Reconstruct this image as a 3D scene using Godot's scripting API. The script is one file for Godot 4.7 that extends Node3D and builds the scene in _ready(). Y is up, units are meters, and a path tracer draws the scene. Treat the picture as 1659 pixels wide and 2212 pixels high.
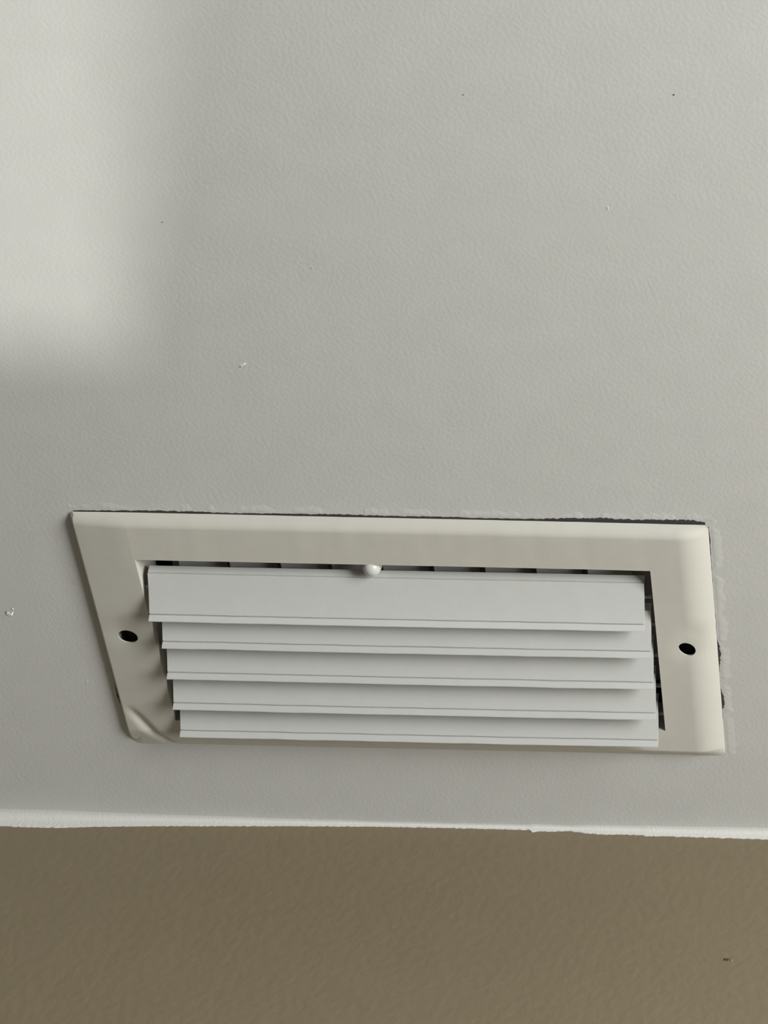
extends Node3D
# A register in a white ceiling, seen from below beside a tan wall. Metres; the register's centre lies at x = 0, z = 0.

const H := 2.45          # ceiling height
const MM := 0.001
const WALL_Z := -0.1245  # face of the tan wall
const HW := 149.0        # half width of the register, mm
const HD := 72.1         # half depth of the register, mm
const OL := -121.5       # its opening, mm
const OR := 121.0
const OB := -52.0
const OT := 48.0

var M := {}
var ripple := FastNoiseLite.new()
var rough := FastNoiseLite.new()


# ---------------------------------------------------------------- helpers
func numbered(called: String) -> String:
	if not has_node(NodePath(called)):
		return called
	var k := 1
	while has_node(NodePath("%s_%03d" % [called, k])):
		k += 1
	return "%s_%03d" % [called, k]

func tag(o: Node, label: String, category: String, kind := "", group := "") -> void:
	o.set_meta("label", label)
	o.set_meta("category", category)
	if kind:
		o.set_meta("kind", kind)
	if group:
		o.set_meta("group", group)

func start() -> SurfaceTool:
	var st := SurfaceTool.new()
	st.begin(Mesh.PRIMITIVE_TRIANGLES)
	return st

func obj(called: String, st: SurfaceTool, m: Material, parent: Node = null) -> MeshInstance3D:
	var o := MeshInstance3D.new()
	o.name = called
	o.mesh = st.commit()
	o.material_override = m
	if parent:
		var k := 0
		while parent.has_node(NodePath(o.name)):
			k += 1
			o.name = "%s_%03d" % [called, k]
		parent.add_child(o, true)
	else:
		o.name = numbered(called)
		add_child(o, true)
	return o

func tri(st: SurfaceTool, a: Vector3, b: Vector3, c: Vector3, na: Vector3, nb: Vector3, nc: Vector3) -> void:
	if (b - a).cross(c - a).dot(na + nb + nc) > 0.0:   # front faces run clockwise
		var t := b; b = c; c = t
		t = nb; nb = nc; nc = t
	st.set_normal(na); st.add_vertex(a)
	st.set_normal(nb); st.add_vertex(b)
	st.set_normal(nc); st.add_vertex(c)

func quad(st: SurfaceTool, a: Vector3, b: Vector3, c: Vector3, d: Vector3, n: Vector3) -> void:
	tri(st, a, b, c, n, n, n)
	tri(st, a, c, d, n, n, n)

func box(st: SurfaceTool, lo: Vector3, hi: Vector3) -> void:
	var c := (lo + hi) / 2.0
	var h := (hi - lo) / 2.0
	for ax in 3:
		for s in [-1.0, 1.0]:
			var n := Vector3.ZERO; n[ax] = s
			var u := Vector3.ZERO; u[(ax + 1) % 3] = h[(ax + 1) % 3]
			var v := Vector3.ZERO; v[(ax + 2) % 3] = h[(ax + 2) % 3]
			var p := c + n * h[ax]
			quad(st, p - u - v, p + u - v, p + u + v, p - u + v, n)

func lathe(st: SurfaceTool, prof: Array, at: Vector3, sides := 32) -> void:   # prof: [radius, y] from bottom to top
	for i in prof.size() - 1:
		var p: Vector2 = prof[i]
		var q: Vector2 = prof[i + 1]
		for k in sides:
			var a0 := TAU * k / sides
			var a1 := TAU * (k + 1) / sides
			var d0 := Vector3(cos(a0), 0, sin(a0))
			var d1 := Vector3(cos(a1), 0, sin(a1))
			var s := Vector2(q.y - p.y, p.x - q.x).normalized()
			var n0 := d0 * s.x + Vector3.UP * s.y
			var n1 := d1 * s.x + Vector3.UP * s.y
			var A := at + d0 * p.x + Vector3.UP * p.y
			var B := at + d1 * p.x + Vector3.UP * p.y
			var C := at + d1 * q.x + Vector3.UP * q.y
			var D := at + d0 * q.x + Vector3.UP * q.y
			tri(st, A, B, C, n0, n1, n1)
			tri(st, A, C, D, n0, n1, n0)

func noise_tex(freq: float, octaves: int, n: int, seed_: int, cellular := false) -> ImageTexture:
	var f := FastNoiseLite.new()
	f.seed = seed_
	f.noise_type = FastNoiseLite.TYPE_CELLULAR if cellular else FastNoiseLite.TYPE_SIMPLEX_SMOOTH
	f.frequency = freq
	f.fractal_type = FastNoiseLite.FRACTAL_FBM
	f.fractal_octaves = octaves
	return ImageTexture.create_from_image(f.get_seamless_image(n, n))

func tint_tex(freq: float, n: int, seed_: int, spread: float, warm: float) -> ImageTexture:   # near-white mottling that multiplies the paint's colour
	var f := FastNoiseLite.new()
	f.seed = seed_
	f.frequency = freq
	f.fractal_octaves = 4
	var a := f.get_seamless_image(n, n)
	f.seed = seed_ + 7
	f.frequency = freq * 1.7
	var b := f.get_seamless_image(n, n)
	var im := Image.create(n, n, false, Image.FORMAT_RGB8)
	for y in n:
		for x in n:
			var v := 1.0 - spread * a.get_pixel(x, y).r
			var w := (b.get_pixel(x, y).r - 0.5) * warm
			im.set_pixel(x, y, Color(v + w, v, v - w))
	return ImageTexture.create_from_image(im)

func paint(c: Color, roughness: float, height: Texture2D, scale: float, depth_cm: float, tint: Texture2D = null) -> StandardMaterial3D:
	var m := StandardMaterial3D.new()
	m.albedo_color = c
	m.roughness = roughness
	m.uv1_triplanar = true
	m.uv1_world_triplanar = true
	m.uv1_scale = Vector3.ONE * scale
	if height:
		m.heightmap_enabled = true
		m.heightmap_texture = height
		m.heightmap_scale = depth_cm
	if tint:
		m.albedo_texture = tint
	return m

func plain(c: Color, roughness: float, metallic := 0.0) -> StandardMaterial3D:
	var m := StandardMaterial3D.new()
	m.albedo_color = c
	m.roughness = roughness
	m.metallic = metallic
	return m

func lin(r: float, g: float, b: float) -> Color:
	return Color(r, g, b).linear_to_srgb()


# ---------------------------------------------------------------- the register
func rise(d: float, w: float, p: float) -> float:
	return 1.0 - pow(1.0 - clampf(d / w, 0.0, 1.0), p)

func bump(x: float, z: float, cx: float, cz: float, r: float) -> float:
	return exp(-((x - cx) * (x - cx) + (z - cz) * (z - cz)) / (r * r))

func frame_point(x: float, z: float) -> Vector3:   # millimetres on the pressed face plate -> metres
	var dl := x + HW
	var dr := HW - x
	var dt := HD - z
	var db := z + HD
	var px := x
	var pz := z
	var r := 7.0 if x < 0.0 and z < 0.0 else 2.4
	var ex := minf(dl, dr)
	var ez := minf(dt, db)
	if ex < r and ez < r:                            # corners rounded
		var v := Vector2(r - ex, r - ez)
		var w := v * (maxf(v.x, v.y) / maxf(v.length(), 1e-6))
		px += -signf(x) * (v.x - w.x)
		pz += -signf(z) * (v.y - w.y)
	var face := 5.0 * (0.58 * rise(dl, 2.0, 1.5) + 0.42 * rise(dl, 27.0, 1.15)) * rise(dr, 14.0, 2.0) * rise(dt, 6.0, 2.2) * rise(db, lerpf(12.0, 6.5, smoothstep(0.0, 140.0, x)), 1.25)
	var y := -face
	y -= 0.25 + 0.75 * smoothstep(20.0, 72.0, z) * (0.75 + 0.45 * x / HW + 0.15 * ripple.get_noise_1d(x * 0.9)) + 0.35 * smoothstep(60.0, 149.0, x) * smoothstep(-70.0, 0.0, z) + 0.3 * smoothstep(-120.0, -149.0, x)
	y += 0.22 * smoothstep(-55.0, -72.0, z)
	y += 0.75 * bump(x, z, -135.0, 0.5, 7.0) + 0.95 * bump(x, z, 136.0, 1.5, 7.5) + 0.7 * bump(x, z, 139.0, 10.0, 6.0)
	# the bent corner: a furrow that runs across it
	var a := Vector2(-147.5, -40.0)
	var b := Vector2(-130.0, -70.0)
	var t := (b - a).normalized()
	var q := Vector2(x, z) - a
	var along := q.dot(t)
	var off := q.dot(Vector2(-t.y, t.x))
	y += 1.9 * exp(-(off * off) / 6.0) * smoothstep(3.0, 18.0, along) * smoothstep(41.0, 30.0, along)
	y += 0.05 * ripple.get_noise_2d(x * 0.6, z * 0.6)
	return Vector3(px * MM, y * MM, pz * MM)

func frame_normal(x: float, z: float) -> Vector3:
	var e := 0.25
	var u := frame_point(minf(x + e, HW), z) - frame_point(maxf(x - e, -HW), z)
	var v := frame_point(x, minf(z + e, HD)) - frame_point(x, maxf(z - e, -HD))
	var n := u.cross(v).normalized()
	return n if n.y < 0.0 else -n

func frame_quad(st: SurfaceTool, p: Array) -> void:
	var v := []
	var n := []
	for q in p:
		v.append(frame_point(q.x, q.y))
		n.append(frame_normal(q.x, q.y))
	tri(st, v[0], v[1], v[2], n[0], n[1], n[2])
	tri(st, v[0], v[2], v[3], n[0], n[2], n[3])

func steps(breaks: Array, sizes: Array) -> PackedFloat32Array:
	var out := PackedFloat32Array()
	for i in breaks.size() - 1:
		var n := int(ceil((breaks[i + 1] - breaks[i]) / sizes[i]))
		for k in n:
			out.append(lerpf(breaks[i], breaks[i + 1], float(k) / n))
	out.append(breaks[-1])
	return out

func make_frame(parent: Node3D) -> void:
	var st := start()
	var xs := steps([-149.0, -142.0, -128.0, OL, OR, 128.0, 142.0, 149.0], [0.35, 0.9, 1.0, 2.0, 1.0, 0.9, 0.6])
	var zs := steps([-72.1, -65.0, OB, -7.0, 7.0, OT, 65.0, 72.1], [0.6, 0.9, 1.1, 1.0, 1.1, 1.0, 0.6])
	for i in xs.size() - 1:
		for j in zs.size() - 1:
			var x := (xs[i] + xs[i + 1]) / 2.0
			var z := (zs[j] + zs[j + 1]) / 2.0
			if x > OL and x < OR and z > OB and z < OT:
				continue
			if absf(absf(x) - 135.0) < 7.0 and absf(z) < 7.0:
				continue
			frame_quad(st, [Vector2(xs[i], zs[j]), Vector2(xs[i + 1], zs[j]), Vector2(xs[i + 1], zs[j + 1]), Vector2(xs[i], zs[j + 1])])
	for s in [-1.0, 1.0]:                             # a screw hole in each end
		var c := Vector2(135.0 * s, 0.0)
		var rim := []
		for k in 65:
			var a := TAU * k / 64.0
			var d := Vector2(cos(a), sin(a))
			var edge := d * (7.0 / maxf(absf(d.x), absf(d.y)))
			var hr := d * Vector2(4.9, 3.8)
			if s > 0.0:
				hr = Vector2(d.x * 4.0, d.y * 3.7 - d.x * 0.9)
			rim.append([c + hr, c + edge])
		for k in 64:
			for q in 5:
				var f0 := q / 5.0
				var f1 := (q + 1) / 5.0
				var A: Vector2 = rim[k][0]; var B: Vector2 = rim[k][1]; var C: Vector2 = rim[k + 1][0]; var D: Vector2 = rim[k + 1][1]
				frame_quad(st, [A.lerp(B, f0), A.lerp(B, f1), C.lerp(D, f1), C.lerp(D, f0)])
			var e0 := frame_point(rim[k][0].x, rim[k][0].y)
			var e1 := frame_point(rim[k + 1][0].x, rim[k + 1][0].y)
			var up := Vector3(0, 0.8 * MM, 0)
			var inward: Vector2 = c - (rim[k][0] + rim[k + 1][0]) / 2.0
			quad(st, e0, e1, e1 + up, e0 + up, Vector3(inward.x, 0, inward.y).normalized())
	# the collar: the sheet turned up into the duct round the opening
	var ring := [[Vector2(OL, OB), Vector2(OL, OT), Vector3.RIGHT], [Vector2(OL, OT), Vector2(OR, OT), Vector3.FORWARD], [Vector2(OR, OT), Vector2(OR, OB), Vector3.LEFT], [Vector2(OR, OB), Vector2(OL, OB), Vector3.BACK]]
	for e in ring:
		for k in 60:
			var A: Vector2 = e[0].lerp(e[1], k / 60.0)
			var B: Vector2 = e[0].lerp(e[1], (k + 1) / 60.0)
			var a := frame_point(A.x, A.y)
			var b := frame_point(B.x, B.y)
			var ta := Vector3(a.x, 0.016, a.z)
			var tb := Vector3(b.x, 0.016, b.z)
			quad(st, a, b, tb, ta, e[2])
	# the folded rim of the sheet, seen in the crack along the ceiling
	for e in [[Vector2(-HW, HD), Vector2(HW, HD), Vector3.FORWARD], [Vector2(HW, HD), Vector2(HW, -HD), Vector3.LEFT], [Vector2(-HW, -HD), Vector2(-HW, HD), Vector3.RIGHT]]:
		for k in 80:
			var A: Vector2 = e[0].lerp(e[1], k / 80.0)
			var B: Vector2 = e[0].lerp(e[1], (k + 1) / 80.0)
			var a := frame_point(A.x, A.y)
			var b := frame_point(B.x, B.y)
			quad(st, a, b, b + e[2] * 1.2 * MM, a + e[2] * 1.2 * MM, Vector3.UP)
	var o := obj("frame", st, M.frame, parent)
	o.set_meta("label", "warm white pressed metal face plate with two open screw holes")

func make_slat(parent: Node3D, lip_y: float, lip_z: float, angle: float, x0: float, x1: float, k: int) -> void:
	# profile along the blade (u, from the top edge down) and out of its face (n), mm; the lip's lower edge is the last of the front points
	var front: Array[Vector2] = [Vector2(2.5, -3.4), Vector2(2.9, -2.9), Vector2(4.9, -0.5), Vector2(5.0, -1.0), Vector2(5.3, -1.0), Vector2(5.4, 0.0)]
	for i in range(1, 9):
		var u := 5.4 + 19.4 * i / 8.0
		front.append(Vector2(u, 0.0046 * (u - 5.4) * (u - 5.4)))
	var f := front[-1]
	front.append_array([f + Vector2(0.05, -0.85), f + Vector2(0.5, -0.85), f + Vector2(0.6, 0.25), f + Vector2(0.85, 0.45), f + Vector2(3.0, 1.75), f + Vector2(3.35, 1.75), f + Vector2(3.5, 1.4), f + Vector2(3.1, 0.6), f + Vector2(0.6, -1.1)])
	for i in range(7, -1, -1):
		var u := 5.4 + 19.4 * i / 8.0
		front.append(Vector2(u, 0.0046 * (u - 5.4) * (u - 5.4) - 1.0))
	front.append(Vector2(4.6, -1.9))
	var lip := f + Vector2(3.35, 1.75)
	var du := Vector3(0, -sin(angle), -cos(angle))
	var dn := Vector3(0, -cos(angle), sin(angle))
	var st := start()
	var n := front.size()
	var nx := 40
	var grid := []
	for i in nx + 1:
		var t := float(i) / nx
		var x := lerpf(x0, x1, t)
		var sag := 0.28 * sin(PI * t) * (1.0 if k % 2 else 0.6) + 0.22 * ripple.get_noise_2d(x * 0.5, 900.0 * k)
		var row := []
		for p in front:
			var q := p - lip
			var wob := 0.10 * rough.get_noise_2d(x * 3.0, p.x * 9.0 + 50.0 * k) if p.x > 25.0 else 0.0
			row.append((Vector3(x, lip_y - sag, lip_z) + du * (q.x + wob) + dn * (q.y + wob)) * MM)
		grid.append(row)
	var sn := []                                      # a normal for each strip of the profile
	for j in n:
		var p := front[j]
		var q := front[(j + 1) % n]
		var e := (q - p).normalized()
		sn.append(du * (-e.y) + dn * e.x)
	for i in nx:
		for j in n:
			var j2 := (j + 1) % n
			var own: Vector3 = sn[j]
			var before: Vector3 = sn[(j + n - 1) % n]
			var after: Vector3 = sn[j2]
			var na := (own + before).normalized() if own.dot(before) > 0.9 else own
			var nb := (own + after).normalized() if own.dot(after) > 0.9 else own
			tri(st, grid[i][j], grid[i + 1][j], grid[i + 1][j2], na, na, nb)
			tri(st, grid[i][j], grid[i + 1][j2], grid[i][j2], na, nb, nb)
	for side in [0, nx]:                              # close the ends
		var flat := PackedVector2Array(front)
		var idx := Geometry2D.triangulate_polygon(flat)
		var out := Vector3.LEFT if side == 0 else Vector3.RIGHT
		for q in range(0, idx.size(), 3):
			tri(st, grid[side][idx[q]], grid[side][idx[q + 1]], grid[side][idx[q + 2]], out, out, out)
	var o := obj("slat", st, M.slat, parent)
	if k == 0:
		o.set_meta("label", "topmost slat, showing its whole face")
	# the pivot pins that carry the blade in the collar
	var c: Vector3 = (Vector3(0, lip_y, lip_z) + du * (13.0 - lip.x) + dn * (-4.2 - lip.y)) * MM
	for s in [[x0 - 4.0, x0 + 2.0], [x1 - 2.0, x1 + 3.0]]:
		var pin := start()
		for a in 12:
			var d0 := Vector3(0, cos(TAU * a / 12.0), sin(TAU * a / 12.0)) * 1.1 * MM
			var d1 := Vector3(0, cos(TAU * (a + 1) / 12.0), sin(TAU * (a + 1) / 12.0)) * 1.1 * MM
			var l := c + Vector3(s[0] * MM, 0, 0)
			var r := c + Vector3(s[1] * MM, 0, 0)
			quad(pin, l + d0, l + d1, r + d1, r + d0, (d0 + d1).normalized())
			tri(pin, l, l + d0, l + d1, Vector3.LEFT, Vector3.LEFT, Vector3.LEFT)
			tri(pin, r, r + d0, r + d1, Vector3.RIGHT, Vector3.RIGHT, Vector3.RIGHT)
		obj("pivot_pin", pin, M.vane, o)


func bead(st: SurfaceTool, a: Vector2, b: Vector2, out: Vector2, width: float, height: float, seed_: float, cut: float) -> void:   # a broken ridge of old paint and caulk on the ceiling, mm
	var n := int(a.distance_to(b) / 0.4)
	var rows := []
	for i in n + 1:
		var p := a.lerp(b, float(i) / n)
		var s := a.distance_to(p)
		var amp := smoothstep(cut - 0.15, cut + 0.35, ripple.get_noise_2d(s * 1.1, seed_))
		var w := width * (0.55 + 0.45 * amp) * (1.0 + 0.3 * rough.get_noise_2d(s * 0.8, seed_))
		var h := height * amp * (1.0 + 0.35 * rough.get_noise_2d(s * 1.7, seed_ + 40.0))
		var row := []
		for k in 9:
			var t := k / 8.0
			var o := p + out * (w * t)
			row.append(Vector3(o.x, 0.06 - maxf(h, 0.0) * sin(PI * pow(t, 0.6)) * (1.0 + 0.4 * rough.get_noise_2d(s * 2.0, t * 12.0 + seed_)), o.y) * MM)
		rows.append(row)
	var nn := []
	for i in n + 1:
		var line := []
		for k in 9:
			var u: Vector3 = rows[mini(i + 1, n)][k] - rows[maxi(i - 1, 0)][k]
			var v: Vector3 = rows[i][mini(k + 1, 8)] - rows[i][maxi(k - 1, 0)]
			var m := u.cross(v).normalized()
			line.append(m if m.y < 0.0 else -m)
		nn.append(line)
	for i in n:
		for k in 8:
			tri(st, rows[i][k], rows[i + 1][k], rows[i + 1][k + 1], nn[i][k], nn[i + 1][k], nn[i + 1][k + 1])
			tri(st, rows[i][k], rows[i + 1][k + 1], rows[i][k + 1], nn[i][k], nn[i + 1][k + 1], nn[i][k + 1])


func ribbon(st: SurfaceTool, a: Vector2, b: Vector2, out: Vector2, widths: Array, seed_: float) -> void:   # a thin ragged dark strip that stands in for crack shade, mm
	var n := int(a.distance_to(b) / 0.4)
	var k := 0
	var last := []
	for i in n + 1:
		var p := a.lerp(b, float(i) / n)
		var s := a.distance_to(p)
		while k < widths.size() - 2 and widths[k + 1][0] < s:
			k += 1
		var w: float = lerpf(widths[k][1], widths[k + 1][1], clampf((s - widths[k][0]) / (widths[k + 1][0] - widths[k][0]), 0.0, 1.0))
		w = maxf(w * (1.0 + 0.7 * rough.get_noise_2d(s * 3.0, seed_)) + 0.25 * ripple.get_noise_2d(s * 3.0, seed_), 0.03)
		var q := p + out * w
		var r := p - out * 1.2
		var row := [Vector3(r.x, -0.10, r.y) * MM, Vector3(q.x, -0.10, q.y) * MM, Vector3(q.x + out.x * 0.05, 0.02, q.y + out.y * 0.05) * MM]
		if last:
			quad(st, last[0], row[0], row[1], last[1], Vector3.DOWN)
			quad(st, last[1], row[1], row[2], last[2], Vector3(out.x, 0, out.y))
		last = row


func make_vent() -> void:
	var t := Node3D.new()
	t.name = "air_vent"
	t.position = Vector3(0, H, 0)
	add_child(t)
	tag(t, "white metal ceiling air vent with five tilted slats and a bent corner", "air vent")
	make_frame(t)
	var A := deg_to_rad(21.0)
	make_slat(t, -14.0, 17.9, A, -118.4, 116.8, 0)
	make_slat(t, -13.9, 1.4, A, -115.3, 118.8, 1)
	make_slat(t, -14.0, -17.9, A, -116.7, 118.5, 2)
	make_slat(t, -14.1, -37.2, A, -117.4, 118.2, 3)
	make_slat(t, -13.8, -55.2, A, -117.5, 118.1, 4)
	# the lever that works the damper: a rounded stub
	var st := start()
	var prof := []
	for k in 9:
		var a := PI / 2.0 * k / 8.0
		prof.append(Vector2(4.3 * sin(a), -4.3 * cos(a)) * MM)
	prof.append(Vector2(4.5, 6.0) * MM)
	prof.append(Vector2(4.5, 16.0) * MM)
	lathe(st, prof, Vector3(-10.8, -3.2, 44.6) * MM)
	var o := obj("damper_lever", st, M.lever, t)
	o.set_meta("label", "rounded white lever stub at the top of the opening")
	# upright vanes behind the slats
	for k in 9:
		st = start()
		var x := -97.0 + 24.4 * k
		var along := Vector3(cos(0.42), sin(0.42), 0.0) * 10.6
		var thick := Vector3(-sin(0.42), cos(0.42), 0.0) * 0.45
		var mid := Vector3(x, 12.0, 0.0)
		for s in [-1.0, 1.0]:
			var e: Vector3 = mid + thick * s
			quad(st, (e - along + Vector3(0, 0, -46)) * MM, (e + along + Vector3(0, 0, -46)) * MM, (e + along + Vector3(0, 0, 46)) * MM, (e - along + Vector3(0, 0, 46)) * MM, thick.normalized() * s)
			var f: Vector3 = mid + along * s
			quad(st, (f - thick + Vector3(0, 0, -46)) * MM, (f + thick + Vector3(0, 0, -46)) * MM, (f + thick + Vector3(0, 0, 46)) * MM, (f - thick + Vector3(0, 0, 46)) * MM, along.normalized() * s)
			var g := Vector3(0, 0, 46.0 * s)
			quad(st, (mid + g - along - thick) * MM, (mid + g + along - thick) * MM, (mid + g + along + thick) * MM, (mid + g - along + thick) * MM, Vector3(0, 0, s))
		obj("rear_vane", st, M.vane, t)
	st = start()
	box(st, Vector3(-118, 26.0, -46.0) * MM, Vector3(118, 27.0, 46.0) * MM)
	for k in 4:
		box(st, Vector3(-118, 27.0, -40.0 + 24.0 * k) * MM, Vector3(118, 30.0, -38.0 + 24.0 * k) * MM)
	obj("damper_plate", st, M.galvanized, t)
	# the sheet metal box above the ceiling that the vent is screwed to
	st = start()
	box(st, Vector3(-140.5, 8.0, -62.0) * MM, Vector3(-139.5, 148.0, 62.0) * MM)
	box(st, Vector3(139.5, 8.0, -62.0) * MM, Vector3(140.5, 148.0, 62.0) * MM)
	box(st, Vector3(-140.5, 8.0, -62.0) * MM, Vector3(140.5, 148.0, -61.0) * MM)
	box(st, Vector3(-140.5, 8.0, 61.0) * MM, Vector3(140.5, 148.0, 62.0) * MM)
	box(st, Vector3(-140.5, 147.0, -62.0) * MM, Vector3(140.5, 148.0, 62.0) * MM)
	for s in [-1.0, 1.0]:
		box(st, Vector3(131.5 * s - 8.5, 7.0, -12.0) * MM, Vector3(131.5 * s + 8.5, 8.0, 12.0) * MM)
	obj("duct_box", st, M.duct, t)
	st = start()
	bead(st, Vector2(149.6, 74.0), Vector2(149.6, -71.0), Vector2(1, 0), 6.0, 0.15, 3.0, -0.45)
	bead(st, Vector2(-149.0, 73.0), Vector2(150.0, 73.0), Vector2(0, 1), 5.0, 0.16, 11.0, -0.1)
	o = obj("caulk_bead", st, M.caulk, t)
	o.set_meta("label", "broken ridge of old white caulk around the plate")
	# dark strips painting the shade in the crack where the caulk let go: width in mm along the top edge and down the right edge
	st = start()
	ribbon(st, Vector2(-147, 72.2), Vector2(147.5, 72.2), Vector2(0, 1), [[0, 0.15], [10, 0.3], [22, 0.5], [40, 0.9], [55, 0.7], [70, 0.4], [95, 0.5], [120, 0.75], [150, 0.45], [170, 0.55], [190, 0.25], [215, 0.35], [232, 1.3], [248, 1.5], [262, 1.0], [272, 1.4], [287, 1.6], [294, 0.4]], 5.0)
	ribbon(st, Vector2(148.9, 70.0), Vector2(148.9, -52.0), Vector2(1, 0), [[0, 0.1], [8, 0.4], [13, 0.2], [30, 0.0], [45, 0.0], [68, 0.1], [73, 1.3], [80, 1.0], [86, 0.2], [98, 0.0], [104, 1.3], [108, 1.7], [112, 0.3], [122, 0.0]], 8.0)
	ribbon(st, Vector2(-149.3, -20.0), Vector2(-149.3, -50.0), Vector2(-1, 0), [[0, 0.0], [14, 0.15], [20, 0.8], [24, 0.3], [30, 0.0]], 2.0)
	o = obj("joint_shade", st, M.crack_shade, t)
	o.set_meta("label", "dark strip painted for the shade in the crack along the plate edge")


# ---------------------------------------------------------------- marks on the paint
func blob(at: Vector3, n: Vector3, pts: Array, thick: float, called: String, m: Material, parent: Node) -> void:   # a small chip of given outline (mm) lying on a surface
	var u := n.cross(Vector3.FORWARD if absf(n.z) < 0.5 else Vector3.UP).normalized()
	var v := n.cross(u).normalized()
	var st := start()
	var c := Vector2.ZERO
	for p in pts:
		c += p
	c /= pts.size()
	var P := func(q: Vector2, h: float) -> Vector3: return at + (u * q.x + v * q.y + n * h) * MM
	for i in pts.size():
		var a: Vector2 = pts[i]
		var b: Vector2 = pts[(i + 1) % pts.size()]
		var a2 := a.lerp(c, 0.35)
		var b2 := b.lerp(c, 0.35)
		var side: Vector2 = ((a + b) / 2.0 - c).normalized()
		var sn := (u * side.x + v * side.y + n).normalized()
		quad(st, P.call(a, -0.05), P.call(b, -0.05), P.call(b2, thick), P.call(a2, thick), sn)
		tri(st, P.call(a2, thick), P.call(b2, thick), P.call(c, thick * 1.1), n, n, n)
	obj(called, st, m, parent)


# ---------------------------------------------------------------- the scene
func _ready() -> void:
	ripple.seed = 5
	ripple.frequency = 0.05
	ripple.fractal_octaves = 2
	rough.seed = 9
	rough.frequency = 0.12

	# camera: a long lens from about eye height, its picture cropped from the left of the frame
	var cam := Camera3D.new()
	cam.name = "camera"
	var R := Basis(Vector3(0.99962064, 0.02720233, 0.00431468), Vector3(-0.01959905, 0.5924786, 0.80534774), Vector3(0.01935098, -0.80512679, 0.59278697))
	cam.transform = Transform3D(R.orthonormalized(), Vector3(0.29000666, H - 0.89040166, 0.73698578))
	var near := 0.05
	cam.set_frustum(near * 2212.0 / 5200.0, Vector2(near * (829.5 - 2088.8) / 5200.0, 0.0), near, 60.0)
	cam.current = true
	add_child(cam)

	var env := Environment.new()
	var sky := Sky.new()
	var sm := ProceduralSkyMaterial.new()      # a bright overcast day
	sm.sky_top_color = Color(0.72, 0.76, 0.80)
	sm.sky_horizon_color = Color(0.86, 0.87, 0.86)
	sm.ground_horizon_color = Color(0.52, 0.52, 0.48)
	sm.ground_bottom_color = Color(0.45, 0.45, 0.42)
	sm.sun_angle_max = 0.0
	sky.sky_material = sm
	env.background_mode = Environment.BG_SKY
	env.sky = sky
	env.background_energy_multiplier = 1.0
	env.tonemap_mode = Environment.TONE_MAPPER_LINEAR
	env.tonemap_exposure = 1.0
	env.sdfgi_enabled = true
	env.ssao_enabled = true
	env.ssil_enabled = true
	var we := WorldEnvironment.new()
	we.name = "environment"
	we.environment = env
	add_child(we)

	# daylight through the window in the right-hand wall
	var day := AreaLight3D.new()
	day.name = "window_daylight"
	day.area_size = Vector2(1.1, 0.8)
	day.position = Vector3(1.37, H - 0.72, 0.95)
	day.rotation = Vector3(0, PI / 2.0, 0)
	day.light_color = Color(1.0, 1.0, 0.985)
	day.light_energy = 4.9
	day.area_range = 12.0
	day.shadow_enabled = true
	add_child(day)

	# materials
	var grain := noise_tex(0.17, 3, 1024, 21)
	var coarse := noise_tex(0.07, 4, 1024, 33)
	var mottle := tint_tex(0.03, 512, 4, 0.02, 0.006)
	M.ceiling = paint(lin(0.66, 0.665, 0.645), 0.55, grain, 2.4, 0.006, mottle)
	M.tan = paint(lin(0.222, 0.180, 0.114), 0.6, coarse, 2.1, 0.021, mottle)
	M.hall = plain(lin(0.12, 0.12, 0.12), 0.8)
	M.room = paint(lin(0.22, 0.22, 0.22), 0.8, null, 1.0, 0.0)
	M.floor = paint(lin(0.16, 0.155, 0.15), 0.6, null, 1.0, 0.0)
	M.edge = paint(lin(0.72, 0.72, 0.69), 0.5, grain, 3.1, 0.012)
	M.frame = paint(lin(0.665, 0.65, 0.595), 0.42, grain, 5.0, 0.002, mottle)
	M.slat = paint(lin(0.64, 0.65, 0.635), 0.40, grain, 5.0, 0.003, mottle)
	M.lever = plain(lin(0.60, 0.60, 0.58), 0.35)
	M.galvanized = plain(lin(0.42, 0.42, 0.41), 0.5)
	M.vane = plain(lin(0.30, 0.30, 0.30), 0.6)
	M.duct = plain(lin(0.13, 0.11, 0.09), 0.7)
	M.caulk = paint(lin(0.67, 0.675, 0.655), 0.55, grain, 2.4, 0.004)
	M.crack_shade = plain(lin(0.06, 0.057, 0.053), 0.8)  # painted shade for the strips along the plate
	M.chip = plain(lin(0.80, 0.79, 0.76), 0.5)
	M.speck = plain(lin(0.06, 0.05, 0.04), 0.7)
	M.scuff = plain(lin(0.255, 0.215, 0.145), 0.5)
	M.trim = plain(lin(0.75, 0.75, 0.73), 0.4)
	M.glow = plain(Color(1, 0.98, 0.93), 0.4)
	M.glow.emission_enabled = true
	M.glow.emission = Color(1.0, 0.97, 0.90)
	M.glow.emission_energy_multiplier = 1.5
	M.glass = plain(Color(1, 1, 1, 0.08), 0.05)
	M.glass.transparency = BaseMaterial3D.TRANSPARENCY_ALPHA

	build_room()
	make_vent()
	build_marks()


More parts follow.
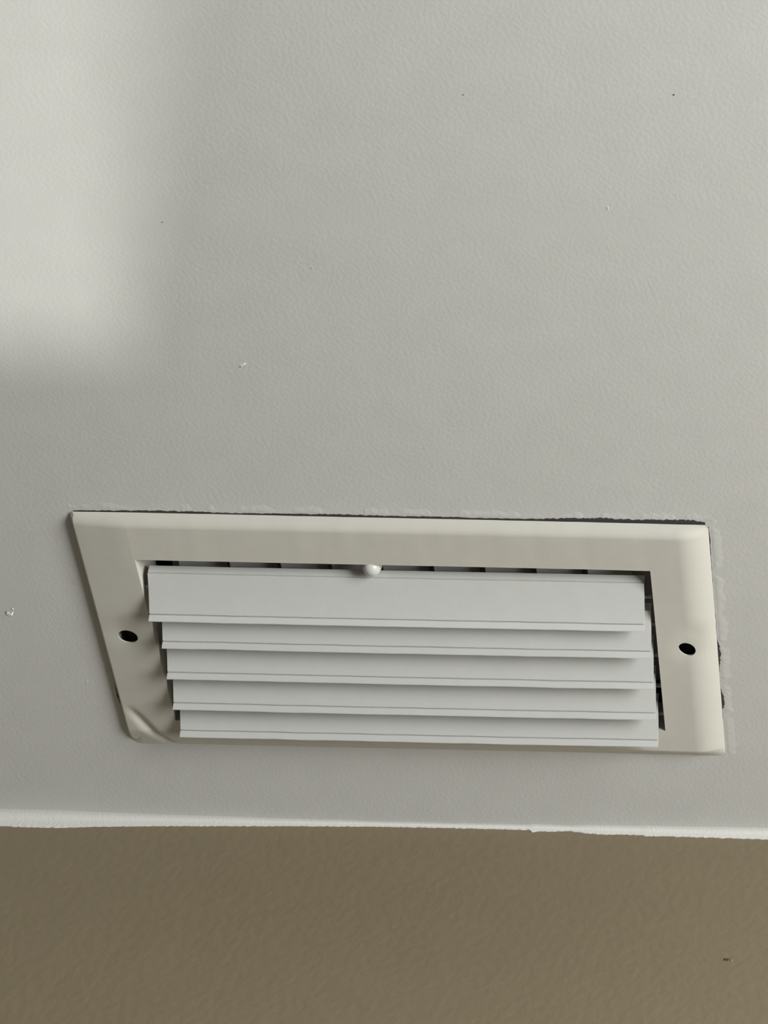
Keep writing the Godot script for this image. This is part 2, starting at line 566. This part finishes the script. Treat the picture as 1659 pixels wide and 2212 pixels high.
func build_room() -> void:
	var X0 := -2.4
	var X1 := 1.4
	var Z0 := -2.4
	var Z1 := 3.2
	# ceiling: a slab with the hole that the vent covers
	var st := start()
	var hx := 141.5 * MM
	var hz := 62.5 * MM
	var th := 0.15
	box(st, Vector3(X0 - 0.1, H, Z0 - 0.1), Vector3(-hx, H + th, Z1 + 0.1))
	box(st, Vector3(hx, H, Z0 - 0.1), Vector3(X1 + 0.1, H + th, Z1 + 0.1))
	box(st, Vector3(-hx, H, hz), Vector3(hx, H + th, Z1 + 0.1))
	box(st, Vector3(-hx, H, Z0 - 0.1), Vector3(hx, H + th, -hz))
	var o := obj("ceiling", st, M.ceiling)
	tag(o, "off-white painted ceiling with a fine stipple around the air vent", "ceiling", "structure")
	# the tan wall, with an added doorway at left to shape the ceiling patch
	var added_door_r := -0.173
	var added_door_l := -0.98
	var added_door_t := H - 0.377
	st = start()
	box(st, Vector3(added_door_r, 0, WALL_Z - 0.115), Vector3(X1, H, WALL_Z))
	box(st, Vector3(added_door_l, added_door_t, WALL_Z - 0.115), Vector3(added_door_r, H, WALL_Z))
	box(st, Vector3(X0, 0, WALL_Z - 0.115), Vector3(added_door_l, H, WALL_Z))
	o = obj("wall_back", st, M.tan)
	tag(o, "dull tan painted wall that meets the ceiling below the vent", "wall", "structure")
	# the white ceiling paint lapped unevenly onto the top of the wall
	var edge := [[-400, 6.5], [-226, 7.6], [-211, 8.1], [-194, 7.9], [-180, 6.8], [-166, 6.0], [-139, 4.8], [-100, 3.7], [-72, 2.8], [-29, 1.9], [0, 1.7], [11, 1.8], [40, 1.8], [44.9, 1.9], [47.5, 3.2], [52, 2.8], [58, 2.6], [66, 2.0], [74, 3.2], [83, 3.9], [95, 3.6], [103, 3.8], [105.8, 4.5], [118, 4.2], [130, 4.4], [142, 4.6], [168, 4.9], [400, 4.2]]
	st = start()
	var k := 0
	var rows := []
	for i in 1201:
		var x := -300.0 + 0.5 * i
		while k < edge.size() - 2 and edge[k + 1][0] < x:
			k += 1
		var f := clampf((x - edge[k][0]) / (edge[k + 1][0] - edge[k][0]), 0.0, 1.0)
		var w: float = lerpf(edge[k][1], edge[k + 1][1], f) + 0.30 * rough.get_noise_1d(x * 2.0) + 0.25 * ripple.get_noise_1d(x * 6.0)
		w = maxf(w, 0.9)
		var r: float = lerpf(edge[k][1], edge[k + 1][1], f) * 0.5 + 0.3 * ripple.get_noise_1d(x * 0.35)     # the soft fillet in the corner
		r = clampf(r, 0.5, w - 0.2)
		var row := [Vector3(x, 0.03, r + 1.2)]
		for a in 7:
			var g := PI / 2.0 * a / 6.0
			row.append(Vector3(x, -0.08 - r * (1.0 - cos(g)), 0.4 + r * (1.0 - sin(g))))
		row.append(Vector3(x, -w + 0.2, 0.5 + 0.1 * rough.get_noise_1d(x * 4.0)))
		row.append(Vector3(x, -w - 0.05, 0.35))
		row.append(Vector3(x, -w - 0.15, -0.05))
		for j in row.size():
			row[j] = row[j] * MM + Vector3(0, H, WALL_Z)
		rows.append(row)
	var norms := []
	for i in rows.size():
		var line := []
		for j in 11:
			var u: Vector3 = rows[mini(i + 1, rows.size() - 1)][j] - rows[maxi(i - 1, 0)][j]
			var v: Vector3 = rows[i][mini(j + 1, 10)] - rows[i][maxi(j - 1, 0)]
			var n := u.cross(v).normalized()
			line.append(n if n.z - n.y > 0.0 else -n)
		norms.append(line)
	for i in rows.size() - 1:
		for j in 10:
			tri(st, rows[i][j], rows[i + 1][j], rows[i + 1][j + 1], norms[i][j], norms[i + 1][j], norms[i + 1][j + 1])
			tri(st, rows[i][j], rows[i + 1][j + 1], rows[i][j + 1], norms[i][j], norms[i + 1][j + 1], norms[i][j + 1])
	o = obj("trim_1", st, M.edge)
	tag(o, "uneven line of bright white paint where the ceiling meets the tan wall", "paint line", "structure")

	# the rest of the room, out of the picture
	st = start()
	box(st, Vector3(X0 - 0.1, -0.1, Z0 - 0.1), Vector3(X1 + 0.1, 0, Z1 + 0.1))
	tag(obj("floor", st, M.floor), "brown wooden floor of the room below", "floor", "structure")
	st = start()
	box(st, Vector3(X0 - 0.1, 0, Z0 - 0.1), Vector3(X0, H, Z1 + 0.1))
	tag(obj("wall_left", st, M.room), "beige wall on the left of the room", "wall", "structure")
	st = start()
	box(st, Vector3(X0, 0, Z1), Vector3(X1, H, Z1 + 0.1))
	tag(obj("wall_front", st, M.room), "beige wall behind the camera", "wall", "structure")
	st = start()
	box(st, Vector3(X0, 0, Z0 - 0.1), Vector3(X1, H, Z0))
	tag(obj("wall_hall", st, M.hall), "beige wall of the hall beyond the added doorway", "wall", "structure")
	# right wall with the window
	var wz0 := 0.35
	var wz1 := 1.55
	var wy0 := H - 1.2
	var wy1 := H - 0.28
	st = start()
	box(st, Vector3(X1, 0, Z0 - 0.1), Vector3(X1 + 0.1, H, wz0))
	box(st, Vector3(X1, 0, wz1), Vector3(X1 + 0.1, H, Z1 + 0.1))
	box(st, Vector3(X1, 0, wz0), Vector3(X1 + 0.1, wy0, wz1))
	box(st, Vector3(X1, wy1, wz0), Vector3(X1 + 0.1, H, wz1))
	tag(obj("wall_right", st, M.room), "beige wall on the right with the window", "wall", "structure")
	st = start()
	for s in [[wz0, wz0 + 0.04, wy0, wy1], [wz1 - 0.04, wz1, wy0, wy1], [wz0, wz1, wy0, wy0 + 0.04], [wz0, wz1, wy1 - 0.04, wy1], [0.935, 0.965, wy0, wy1]]:
		box(st, Vector3(X1 + 0.03, s[2], s[0]), Vector3(X1 + 0.08, s[3], s[1]))
	o = obj("window_1", st, M.trim)
	tag(o, "white framed window that lights the room", "window", "structure")
	st = start()
	box(st, Vector3(X1 + 0.05, wy0 + 0.04, wz0 + 0.04), Vector3(X1 + 0.056, wy1 - 0.04, wz1 - 0.04))
	obj("pane", st, M.glass, o)
	# lining of the added doorway
	st = start()
	box(st, Vector3(added_door_l, 0, WALL_Z - 0.12), Vector3(added_door_l + 0.015, added_door_t, WALL_Z + 0.005))
	tag(obj("added_door_1", st, M.trim), "white lining of an added doorway that shapes the light patch", "doorway", "structure")

	# an unseen lamp added in the hall to throw the bright ceiling patch
	var lamp := Node3D.new()
	lamp.name = "added_lamp"
	lamp.position = Vector3(-0.475, 0, -1.40)
	add_child(lamp)
	tag(lamp, "added unseen lamp on the hall floor that makes the bright ceiling patch", "lamp")
	st = start()
	lathe(st, [Vector2(0.0, 0.0), Vector2(0.11, 0.0), Vector2(0.11, 0.012), Vector2(0.03, 0.03), Vector2(0.012, 0.04), Vector2(0.012, 0.30), Vector2(0.03, 0.31), Vector2(0.0, 0.311)], Vector3.ZERO)
	obj("base", st, M.trim, lamp)
	var head := Node3D.new()
	head.name = "added_lamp_head"
	lamp.add_child(head)
	head.position = Vector3(0, 0.41, 0)
	var aim := Vector3(-0.16, H, 0.30) - Vector3(-0.475, 0.41, -1.40)
	head.basis = Basis(Quaternion(Vector3.UP, aim.normalized()))
	st = start()
	lathe(st, [Vector2(0.0, -0.10), Vector2(0.04, -0.095), Vector2(0.07, -0.05), Vector2(0.125, 0.04), Vector2(0.128, 0.04), Vector2(0.073, -0.05), Vector2(0.042, -0.098), Vector2(0.0, -0.103)], Vector3.ZERO)
	obj("reflector", st, M.trim, head)
	st = start()
	lathe(st, [Vector2(0.0, 0.022), Vector2(0.112, 0.022), Vector2(0.112, 0.026), Vector2(0.0, 0.03)], Vector3.ZERO)
	obj("added_lamp_lens", st, M.glow, head)
	var l := SpotLight3D.new()
	l.name = "added_lamp_light"
	head.add_child(l)
	l.position = Vector3(0, 0.06, 0)
	l.rotation = Vector3(PI / 2.0, 0, 0)
	l.spot_angle = 17.0
	l.spot_angle_attenuation = 0.6
	l.light_size = 0.09
	l.light_energy = 2.75
	l.light_color = Color(1.0, 1.0, 0.975)
	l.spot_range = 12.0
	l.spot_attenuation = 2.0
	l.shadow_enabled = true


func build_marks() -> void:
	var c := get_node("ceiling")
	var w := get_node("wall_back")
	var D := Vector3.DOWN
	var at := func(x: float, z: float) -> Vector3: return Vector3(x * MM, H, z * MM)
	# on the ceiling u runs along +x and v along +z
	blob(at.call(-191.7, 9.7), D, [Vector2(2.6, 1.4), Vector2(1.2, 0.4), Vector2(-1.0, 0.9), Vector2(-1.8, 1.6), Vector2(-1.9, -0.6), Vector2(-0.6, -1.9), Vector2(1.2, -1.4)], 0.35, "paint_chip", M.chip, c)
	blob(at.call(-189.3, 12.4), D, [Vector2(0.6, -0.2), Vector2(-0.2, 0.8), Vector2(-0.7, -0.5)], 0.25, "paint_chip", M.chip, c)
	blob(at.call(-53.2, 154.7), D, [Vector2(1.6, 1.3), Vector2(-1.4, -0.7), Vector2(-1.6, -1.5), Vector2(1.0, 0.2)], 0.5, "paint_chip", M.caulk, c)
	blob(at.call(116.2, 237.0), D, [Vector2(0.4, 1.1), Vector2(-0.3, 0.9), Vector2(-0.5, -1.0), Vector2(0.2, -0.9)], 0.15, "paint_chip", M.caulk, c)
	blob(at.call(-163.0, -32.5), D, [Vector2(0.7, 0.9), Vector2(-0.6, -0.8), Vector2(-0.8, -1.1), Vector2(0.4, 0.2)], 0.3, "paint_chip", M.chip, c)
	for p in [[-75.4, 226.5, 0.55], [147.7, 290.3, 0.7], [61.0, 288.7, 0.5], [-15.0, 205.0, 0.35], [-99.0, 59.0, 0.0]]:
		if p[2] > 0.0:
			blob(at.call(p[0], p[1]), D, [Vector2(1.0, 0.3) * p[2], Vector2(0.1, 0.6) * p[2], Vector2(-1.0, -0.1) * p[2], Vector2(0.0, -0.6) * p[2]], 0.1, "speck", M.speck, c)
	var B := Vector3.BACK
	var on := func(x: float, y: float) -> Vector3: return Vector3(x * MM, H + y * MM, WALL_Z)
	blob(on.call(156.0, -87.6), B, [Vector2(1.3, -1.2), Vector2(0.1, -0.4), Vector2(-1.0, -1.4), Vector2(-1.6, 0.6), Vector2(-0.3, 1.7), Vector2(0.6, 0.6), Vector2(1.9, 1.0)], 0.12, "chip_hole", M.speck, w)
	blob(on.call(158.6, -88.3), B, [Vector2(0.5, -1.3), Vector2(-0.5, -0.9), Vector2(-0.3, 1.2), Vector2(0.5, 0.9)], 0.3, "scuff", M.scuff, w)
	# faint pale scratches in the tan paint
	for p in [[158.6, -82.5, 166.2, -66.5, 0.35], [131.0, -108.0, 125.9, -131.0, 0.45], [138.6, -42.0, 139.8, -88.0, 0.35]]:
		var d := Vector2(p[2] - p[0], p[3] - p[1])
		var n: Vector2 = d.orthogonal().normalized() * float(p[4])
		var pts := []
		for i in 9:
			pts.append(-(d * (i / 8.0 - 0.5) + n * (0.15 + 0.5 * sin(PI * i / 8.0) + 0.3 * rough.get_noise_1d(i * 7.0 + p[0]))) * Vector2(1, 1))
		for i in 9:
			pts.append(-(d * (0.5 - i / 8.0) - n * (0.15 + 0.5 * sin(PI * i / 8.0))) * Vector2(1, 1))
		blob(on.call((p[0] + p[2]) / 2.0, (p[1] + p[3]) / 2.0), B, pts, 0.05, "scratch", M.scuff, w)
